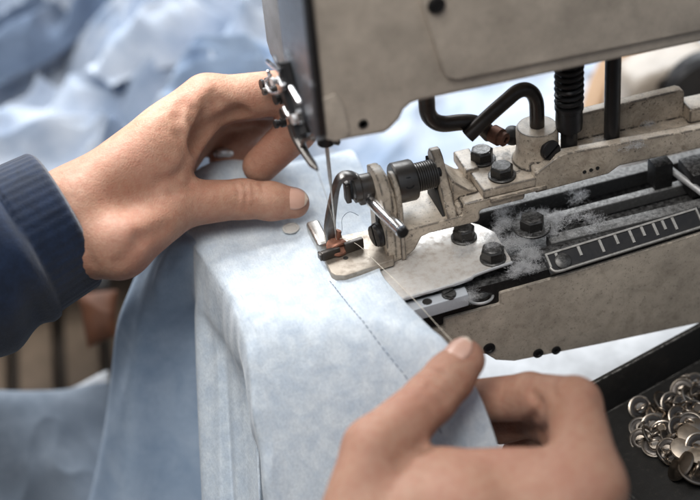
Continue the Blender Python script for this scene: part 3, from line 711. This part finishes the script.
palm2 = [(rE, rW, 3.0, 2.4), (rE+away*1.8, rW+away*1.8, 3.0, 2.2), (rW, J1, 2.2, 1.45), (rW+away*1.5, K1, 2.1, 1.4), (rW+away*2.5, Q1, 2.0, 1.2), (rW+away*3, U1, 1.8, 1.1),
         (rW, pd(470,520,73.2), 2.2, 1.7), (pd(408,470,75.0), pd(575,478,74.0), 1.05, 1.25), (pd(420,510,73.6), pd(560,515,73.2), 1.5, 1.5), (pd(380,540,73.6), pd(540,560,72.6), 1.7, 1.7)]
thumb2 = [(rW, rT[0], 2.2, 1.95)] + seg(rT, [1.95, 1.5, 1.17, 1.12, .98])
fl2 = [seg([J1, J2, J3, J4], [1.42, 1.24, 1.14, 1.0]), seg([K1, K2, K3, K4], [1.35, 1.1, .85, .65]), seg([Q1, Q2, Q3, Q4], [1.2, 1.05, .88, .7]), seg([U1, U2, U3, U4], [1.05, .9, .75, .6])]
cr2 = creases(hand_field(palm2, thumb2, fl2, 1.4, []), [
    ([(412,383),(428,388),(444,402)], .14, .06), ([(418,376),(434,381),(451,394)], .16, .075), ([(425,370),(441,374),(457,387)], .14, .06), ([(405,392),(418,398),(430,410)], .12, .04), ([(436,362),(452,368),(465,378)], .1, .03),
    ([(532,394),(540,404),(534,418),(516,428)], .2, .14), ([(552,388),(557,398)], .16, .05), ([(442,431),(425,446),(400,462)], .35, .10), ([(520,432),(560,440),(590,455)], .5, -.06), ([(470,446),(500,470),(520,500)], .8, .06),
    ([(390,425),(370,450),(350,480)], .8, -.05), ([(600,400),(612,420)], .2, .04), ([(590,392),(603,410)], .15, .03)])
ax2 = (rT[4]-rT[2]).normalized()
lo2 = [-10,-34,-20]; hi2 = [13,-6.0,6]
v2, f2 = surface_nets(hand_field(palm2, thumb2, fl2, 1.4, cr2), lo2, hi2, .10)
person = empty('person', (-14,-14,-12), 'person in navy knit sleeves guiding the denim garment under the needle with both bare hands', 'person')
me = bpy.data.meshes.new('hands'); vv = np.concatenate([v1, v2]); ff = np.concatenate([f1, f2+len(v1)])
me.from_pydata(vv.tolist(), [], ff.tolist()); me.update()
b_ = bmesh.new(); b_.from_mesh(me)
for _ in range(3): bmesh.ops.smooth_vert(b_, verts=b_.verts, factor=.5, use_axis_x=True, use_axis_y=True, use_axis_z=True)
bmesh.ops.recalc_face_normals(b_, faces=b_.faces[:]); b_.to_mesh(me); b_.free()
body = link(me, 'body', M['skin'], person, sharp=0)
def nail(tip, prev, n, r, ln, w, t0, name='fingernail'):
    ax = (tip-prev).normalized(); n = (n - ax*n.dot(ax)).normalized(); sd = ax.cross(n)
    mb = MB(); rowsn = []
    for i in range(17):
        f = i/16; s_ = 2*f-1
        wd = math.sqrt(max(0, 1-abs(s_)**2.2))
        rr = []
        for j in range(13):
            a = (j/12*2-1)*w*wd
            c = tip + ax*(t0 + ln*s_/2)
            R = r*(1.0 - .16*max(0, s_)**2 - .0*s_) + .035*(1-(j/6-1)**2*.6) - .05*abs(s_)**3
            rr.append(c + n*R*cos(a) + sd*R*sin(a))
        rowsn.append(rr)
    o = mb.grid(rowsn).build(name, M['nail'], person, sharp=0)
    o.data.materials.append(M['nailtip'])
    for p in o.data.polygons:
        if p.index//12 >= 14: p.material_index = 1
    s_ = o.modifiers.new('thick', 'SOLIDIFY'); s_.thickness = .0006; s_.offset = -1
    return o
nail(Te, Ti, V((.25,-.62,.74)), .82, 1.5, .80, -.12)
nail(rT[4], rT[2], V((-.45,-.05,.9)), 1.0, 1.6, .78, -.05)
# ---- navy sleeve (left arm) and right sleeve outside the frame
def sleeve(a, b, ra, rb_, name='sleeve', tuck=V((0,0,0))):
    mb = MB(); u, v, w = frame(b-a); rws = []; n = 192; Ls = (b-a).length; m = 90
    for i in range(m+1):
        f = i/m; h = Ls*f; r = ra + (rb_-ra)*f
        cuff = h < 2.6
        if h < .35: r -= .25*(1-h/.35)**2
        rw = []
        for k in range(n+1):
            an = 2*pi*(k % n)/n; d = u*cos(an)+v*sin(an)
            wr = 0 if cuff else .48*noise.noise(V((cos(an)*1.1, sin(an)*1.1, h*.55)))+.22*sin(h*1.5+2*sin(an))*noise.noise(V((cos(an), sin(an), h*.2+4)))
            if not cuff: r2 = r+.28*min(1, (h-2.6)/.5)
            else: r2 = r + .018*cos(an*48)
            rw.append(a + w*h + d*(r2+wr))
        rws.append(rw)
    # inner return of the cuff
    rws = [[a + w*1.2 + (p-a-w*0)*(1)*.90 + w*0 for p in rws[0]]] + rws
    return mb.grid(rws).build(name, M['navy'], person, sharp=0)
sa = W - (W-EL).normalized()*.1 + V((-.1,.7,.15))
sleeve(sa, EL+V((-.1,1,0)), 3.7, 4.9)
sleeve(rW+away*.9+(rE-rW)*.45, rE+away*.9+(rE-rW)*.4, 3.7, 4.6)

# ================================================================== TRAY OF BUTTONS
trz = -9.4; ta = radians(16.5); tc = V((7.7,-7.45,0))
tx = V((cos(ta), sin(ta), 0)); ty = V((sin(ta), -cos(ta), 0))
def tbox(mb, u0, u1, v0, v1, z0, z1, bev=.04):
    t = bmesh.new(); c = [tc + tx*u + ty*v + V((0,0,z)) for z in (z0, z1) for (u, v) in ((u0,v0), (u1,v0), (u1,v1), (u0,v1))]
    vs = [t.verts.new(p) for p in c]
    for f in ((3,2,1,0), (4,5,6,7), (0,1,5,4), (1,2,6,5), (2,3,7,6), (3,0,4,7)): t.faces.new([vs[i] for i in f])
    bmesh.ops.recalc_face_normals(t, faces=t.faces[:]); return mb._add(t, bev)
tray = empty('tray', (14,-12,trz-.2), 'black scratched metal tray holding loose silver buttons beside the machine bed', 'tray')
tb = MB(); tbox(tb, 0, 16, 0, 14, trz-.2, trz)
tb.build('tray_floor', M['tray'], tray)
tb = MB(); tbox(tb, 0, 16, -.25, -.003, trz-.2, -6.95, .05); tbox(tb, 0, 16, 14.003, 14.25, trz-.2, -7.2, .05)
tbox(tb, -.25, -.003, -.25, 14.25, trz-.2, -7.2, .05); tbox(tb, 16.003, 16.25, -.25, 14.25, trz-.2, -7.2, .05)
tb.build('tray_rim', M['tray'], tray)
def make_button(variant):
    r = empty('metal_button', (0,0,0), 'x', 'button', 'metal buttons heaped in the tray')
    if variant == 0:      # shank side up: disc with raised rim and wire loop
        MB().lathe([(.05,-.06),(.5,-.05),(.6,0),(.62,.06),(.56,.09),(.5,.05),(.28,.045),(.25,.16),(.05,.17)], (0,0,0), (0,0,1), 28).build('button_cap', M['button'], r, local=True)
        MB().lathe([(.27,.05),(.30,.062),(.50,.062),(.52,.052)], (0,0,0), (0,0,1), 28).build('button_well', M['tube'], r, local=True)
        MB().tube([V((-.2,0,.1)), V((-.21,0,.32)), V((-.12,0,.5)), V((.12,0,.5)), V((.21,0,.32)), V((.2,0,.1))], .06, 8, sub=3).build('shank', M['button'], r, local=True)
    else:                 # domed face up
        MB().lathe([(.5,-.1),(.6,-.05),(.63,0),(.6,.07),(.45,.13),(.2,.17),(.02,.18)], (0,0,0), (0,0,1), 28).build('button_cap', M['cap' if variant == 1 else 'button'], r, local=True)
        MB().tube([V((-.2,0,-.08)), V((-.2,0,-.35)), V((.2,0,-.35)), V((.2,0,-.08))], .06, 8, sub=3).build('shank', M['button'], r, local=True)
    return r
protos = {}
def put_button(q, lift, rot, variant, label, sc=1.0):
    p = pz(*q, trz+lift)
    if variant not in protos: r = protos[variant] = make_button(variant)
    else:
        r = protos[variant].copy(); COL.objects.link(r)
        for ch in list(protos[variant].children):
            c = ch.copy(); COL.objects.link(c); c.parent = r
    r.location = p*S; r.rotation_euler = rot; r.scale = (sc,)*3; r['label'] = label
LB = {0: 'small silver shank button lying loop side up in the heap in the black tray', 1: 'pale satin button lying face up in the heap in the black tray', 2: 'shiny bare silver button tipped over in the heap in the black tray'}
put_button((640,408), .35, (.75,-.25,.3), 0, 'silver shank button at the left tip of the heap, its loop facing out', 1.05)
put_button((655,412), .2, (.5,.9,.5), 2, LB[2], .8)
spec = [(641,428,.3,0),(641,440,.25,0),(650,437,.35,0),(664,403,.5,0),(659,415,.3,0),(671,404,.55,0),(679,417,.5,0),(684,406,.6,0),(690,398,.5,0),(696,410,.6,0),(662,430,.5,0),(670,440,.45,0),(655,445,.3,0),(668,450,.5,0),(664,456,.3,0),
        (678,428,.6,0),(690,424,.7,0),(697,430,.8,2),(683,391,.3,0),(696,385,.3,0),(687,384,.25,0),(699,396,.5,0),(653,426,.25,0),(673,425,.3,2),(686,414,.3,0),(698,446,.8,0)]
for i, (x, y, lf, vr) in enumerate(spec):
    put_button((x, y), lf, (random.uniform(.0,.8), random.uniform(-.5,.5), random.uniform(-.8,.8)), vr, LB[vr], random.uniform(.98,1.16))
put_button((690,436), .85, (.25,.1,0), 1, LB[1], 1.1); put_button((684,449), .75, (.2,-.15,1), 1, LB[1], 1.15); put_button((699,455), .9, (.1,.2,2), 1, LB[1], 1.1)
put_button((681,466), .55, (-.3,-.75,0), 2, 'largest shiny button at the near end of the heap, tilted on its edge', 1.35)
put_button((693,474), .45, (.35,.2,1), 0, 'silver button at the near right end of the heap, open back up', 1.35)
for i in range(12):
    put_button((random.uniform(706,735), random.uniform(385,470)), random.uniform(.2,.7), (random.uniform(-.8,.8), random.uniform(-.8,.8), random.uniform(0,6)), i % 3, LB[i % 3], random.uniform(.85,1.1))

# ================================================================== TABLE, HEAP, BACKGROUND
tbl = MB().prism([(-60,26), (2.0,22), (3.0,-3), (3.0,-26), (70,-26), (70,110), (-60,110)], 'z', -13, -10.4, .2, 2)
tbl.build('table', M['table'], label='white worktable the sewing machine, the tray and the heaped denim stand on', category='table')
def heap(name, c, rx, ry, hgt, seed, mat, label, rot=0, nx=120, fold=1.0, base=-10.35, fx=.15, fy=.15):
    rws = []
    for i in range(nx+1):
        rw = []
        for j in range(nx+1):
            a, b = 2*i/nx-1, 2*j/nx-1
            e = max(0, 1-(abs(a)**3+abs(b)**3))**.6
            X, Y = a*rx, b*ry
            p = V((X*fx+seed*7, Y*fy, seed)); p = p + V((noise.noise(p*.8), noise.noise(p*.8+V((5,2,1))), 0))*1.0
            rd = 1-abs(noise.noise(p)); rd2 = 1-abs(noise.noise(p*2.1+V((3,7,2))))
            z = e*hgt*1.25*(.15 + .5*noise.noise(V((X*.05, Y*.05, seed*3))) + fold*(.85*rd**4 + .40*rd2**3)) + .05
            x2 = X*cos(rot)-Y*sin(rot) + 1.2*noise.noise(V((X*.15, Y*.15, seed+9))); y2 = X*sin(rot)+Y*cos(rot) + 1.2*noise.noise(V((X*.15, Y*.15, seed+19)))
            rw.append(V((c[0]+x2, c[1]+y2, base+max(.05, z))))
        rws.append(rw)
    o = MB().grid(rws).build(name, mat, sharp=0, label=label, category='garment', group='denim garments heaped on the table')
    return o
heap('denim_garment', (-12,42), 16, 13, 6.5, 1, M['denimpile'], 'pale crumpled denim garment at the left of the heap behind the left hand', .55, fx=.07, fy=.19)
heap('denim_garment', (4,36), 13, 11, 6, 2, M['denimpile'], 'pale crumpled denim garment lying right behind the left hand and needle head', .5, fx=.08, fy=.2)
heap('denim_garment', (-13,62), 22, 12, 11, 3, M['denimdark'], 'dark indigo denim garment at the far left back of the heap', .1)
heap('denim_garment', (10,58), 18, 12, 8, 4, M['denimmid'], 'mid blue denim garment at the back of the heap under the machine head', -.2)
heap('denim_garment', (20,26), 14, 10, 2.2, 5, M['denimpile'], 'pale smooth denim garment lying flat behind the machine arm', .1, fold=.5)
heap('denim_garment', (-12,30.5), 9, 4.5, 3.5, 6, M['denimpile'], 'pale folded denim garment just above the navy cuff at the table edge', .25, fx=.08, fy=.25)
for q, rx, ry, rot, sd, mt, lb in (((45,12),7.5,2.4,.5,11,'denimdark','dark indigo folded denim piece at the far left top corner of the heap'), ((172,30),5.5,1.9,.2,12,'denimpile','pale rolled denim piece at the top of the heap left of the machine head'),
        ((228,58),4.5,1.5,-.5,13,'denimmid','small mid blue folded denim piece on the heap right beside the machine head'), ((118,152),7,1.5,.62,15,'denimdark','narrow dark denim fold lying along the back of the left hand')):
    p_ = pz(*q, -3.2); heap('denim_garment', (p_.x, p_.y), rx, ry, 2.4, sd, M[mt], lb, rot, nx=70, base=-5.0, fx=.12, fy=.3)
# tan board and the second machine's end behind the arm
MB().prism([(q.x, q.z) for q in (py(588,135,17), py(600,98,17), py(617,60,17), py(700,20,17), py(700,135,17))], 'y', 17, 19, .3, 3).build('tan_box', M['tan'], label='tan cardboard box standing behind the lift rod at the right back', category='box')
mo = empty('machine_motor', (28,18,-10.4), 'rounded beige motor housing with a black wheel behind the presser beam', 'motor')
hs = MB().prism([(q.x, q.z) for q in (py(620,160,13), py(628,112,13), py(636,88,13), py(652,78,13), py(720,55,13), py(720,160,13))], 'y', 13, 16.5, .8, 5).build('motor_housing', M['paintlight'], mo)
MB().cyl(py(665,86,13)+V((0,.1,0)), py(665,86,13)+V((0,-.08,0)), .55, None, .05).build('oil_hole', M['woodd'], hs)
MB().lathe([(.8,0),(2.6,.1),(3.0,.5),(3.0,1.5),(2.7,1.9),(1.0,2.0),(.9,2.6),(.3,2.7)], py(710,90,12.6), (-.35,-1,.1), 40).build('hand_wheel', M['darker'], mo)
# lower left: stool with slats, pouch, folded cloth on the lap
st = empty('slatted_stool', (-14,22,-40), 'pale wooden stool with dark gaps between its slats below the navy sleeve', 'stool')
for i in range(5):
    a = -21 + i*3.1
    MB().prism([(a,14), (a+2.2,14), (a+4.4,30), (a+2.2,30)], 'z', -21.2, -20, .15).build('slat', M['wood'], st)
for q in ((-20,15), (-8,15), (-17,29), (-6,29)): MB().box((q[0]-.8,q[1]-.8,-40), (q[0]+.8,q[1]+.8,-22.5), .1).build('leg', M['wood'], st)
MB().prism([(-22,13.5), (-5,13.5), (-2,30.5), (-19,30.5)], 'z', -22.4, -21.3, .1).build('seat_panel', M['woodd'], st)
def lap(name, pts, mat, label, seed, cat='garment', amp=.8):
    rws = []
    n = 60
    A, B, C_, D_ = [V(p) for p in pts]
    for i in range(n+1):
        rw = []
        for j in range(n+1):
            u, v = i/n, j/n; p = A*(1-u)*(1-v) + B*u*(1-v) + C_*u*v + D_*(1-u)*v
            h = (1-abs(2*u-1)**4)*(1-abs(2*v-1)**4)
            q = V((p.x*.22+seed, p.y*.22, p.z*.1)); w = noise.noise(q)+.5*(1-abs(noise.noise(q*1.7)))**2
            rw.append(p + V((0,-.5,1)).normalized()*amp*(w*1.2+1.2*h))
        rws.append(rw)
    o = MB().grid(rws).build(name, mat, sharp=0, label=label, category=cat)
    md = o.modifiers.new('thick', 'SOLIDIFY'); md.thickness = .002; md.offset = -1
    return o
lap('folded_cloth', [pd(-30,396,99), pd(110,386,100.5), pd(128,560,98.5), pd(-40,560,96.5)], M['greycloth'], 'grey blue folded cloth on the lap at the lower left below the stool slats', 3.3)
lap('brown_cloth', [pd(78,296,102), pd(118,292,102), pd(116,338,101), pd(88,350,101)], M['orange'], 'small orange brown cloth half hidden between the navy cuff and the hanging denim', 8.2, 'cloth', .5)
lap('white_cloth', [pd(72,388,101.2), pd(108,370,101.2), pd(112,400,101), pd(74,404,101)], M['table'], 'small white cloth corner peeking out above the grey blue folded cloth', 5.1, 'cloth', .3)
MB().prism([(-150,-120), (150,-120), (150,220), (-150,220)], 'z', -76, -75, 0).build('floor', M['floor'], kind='structure')

# ================================================================== LIGHT, WORLD, CAMERA
w = bpy.data.worlds.new('World'); scene.world = w; w.use_nodes = True
nt_ = w.node_tree; bg = nt_.nodes['Background']
tc_ = nt_.nodes.new('ShaderNodeTexCoord'); sx_ = nt_.nodes.new('ShaderNodeSeparateXYZ'); rp = nt_.nodes.new('ShaderNodeValToRGB')
nt_.links.new(tc_.outputs['Generated'], sx_.inputs[0]); nt_.links.new(sx_.outputs['Z'], rp.inputs['Fac']); nt_.links.new(rp.outputs['Color'], bg.inputs['Color'])
rp.color_ramp.elements[0].position = .0; rp.color_ramp.elements[0].color = (.16,.15,.14,1)
rp.color_ramp.elements[1].position = .7; rp.color_ramp.elements[1].color = (.56,.65,.78,1)
bg.inputs['Strength'].default_value = .36
def area(name, loc, target, size, power, col, sy=None):
    l = bpy.data.lights.new(name, 'AREA'); l.energy = power; l.color = col; l.size = size*S
    if sy: l.shape = 'RECTANGLE'; l.size_y = sy*S
    o = bpy.data.objects.new(name, l); COL.objects.link(o); o.location = V(loc)*S
    o.rotation_euler = (V(target)-V(loc)).to_track_quat('-Z', 'Y').to_euler(); return o
area('window_light', (8,98,80), (0,5,0), 120, 20, (.93,.97,1.0), 80)
area('ceiling_light', (-30,-40,105), (0,-3,2), 55, 8.2, (1,.97,.92), 60)
area('machine_lamp', (-8,12,19), (-1.5,.5,0), 5, .36, (1,.98,.95))

cam = bpy.data.cameras.new('Camera'); co = bpy.data.objects.new('Camera', cam); COL.objects.link(co); scene.camera = co
cam.sensor_width = 36; cam.lens = FP*36/700; cam.clip_start = .01; cam.clip_end = 50
mt = Matrix((V(rgt), V(upv), -V(fwd))).transposed().to_4x4(); mt.translation = V(CAM)*S; co.matrix_world = mt
cam.dof.use_dof = True; cam.dof.focus_distance = .845; cam.dof.aperture_fstop = 3.7; cam.dof.aperture_blades = 0
scene.view_settings.view_transform = 'Standard'; scene.view_settings.look = 'None'; scene.view_settings.gamma = 1; scene.view_settings.exposure = .46
scene.cycles.max_bounces = 8
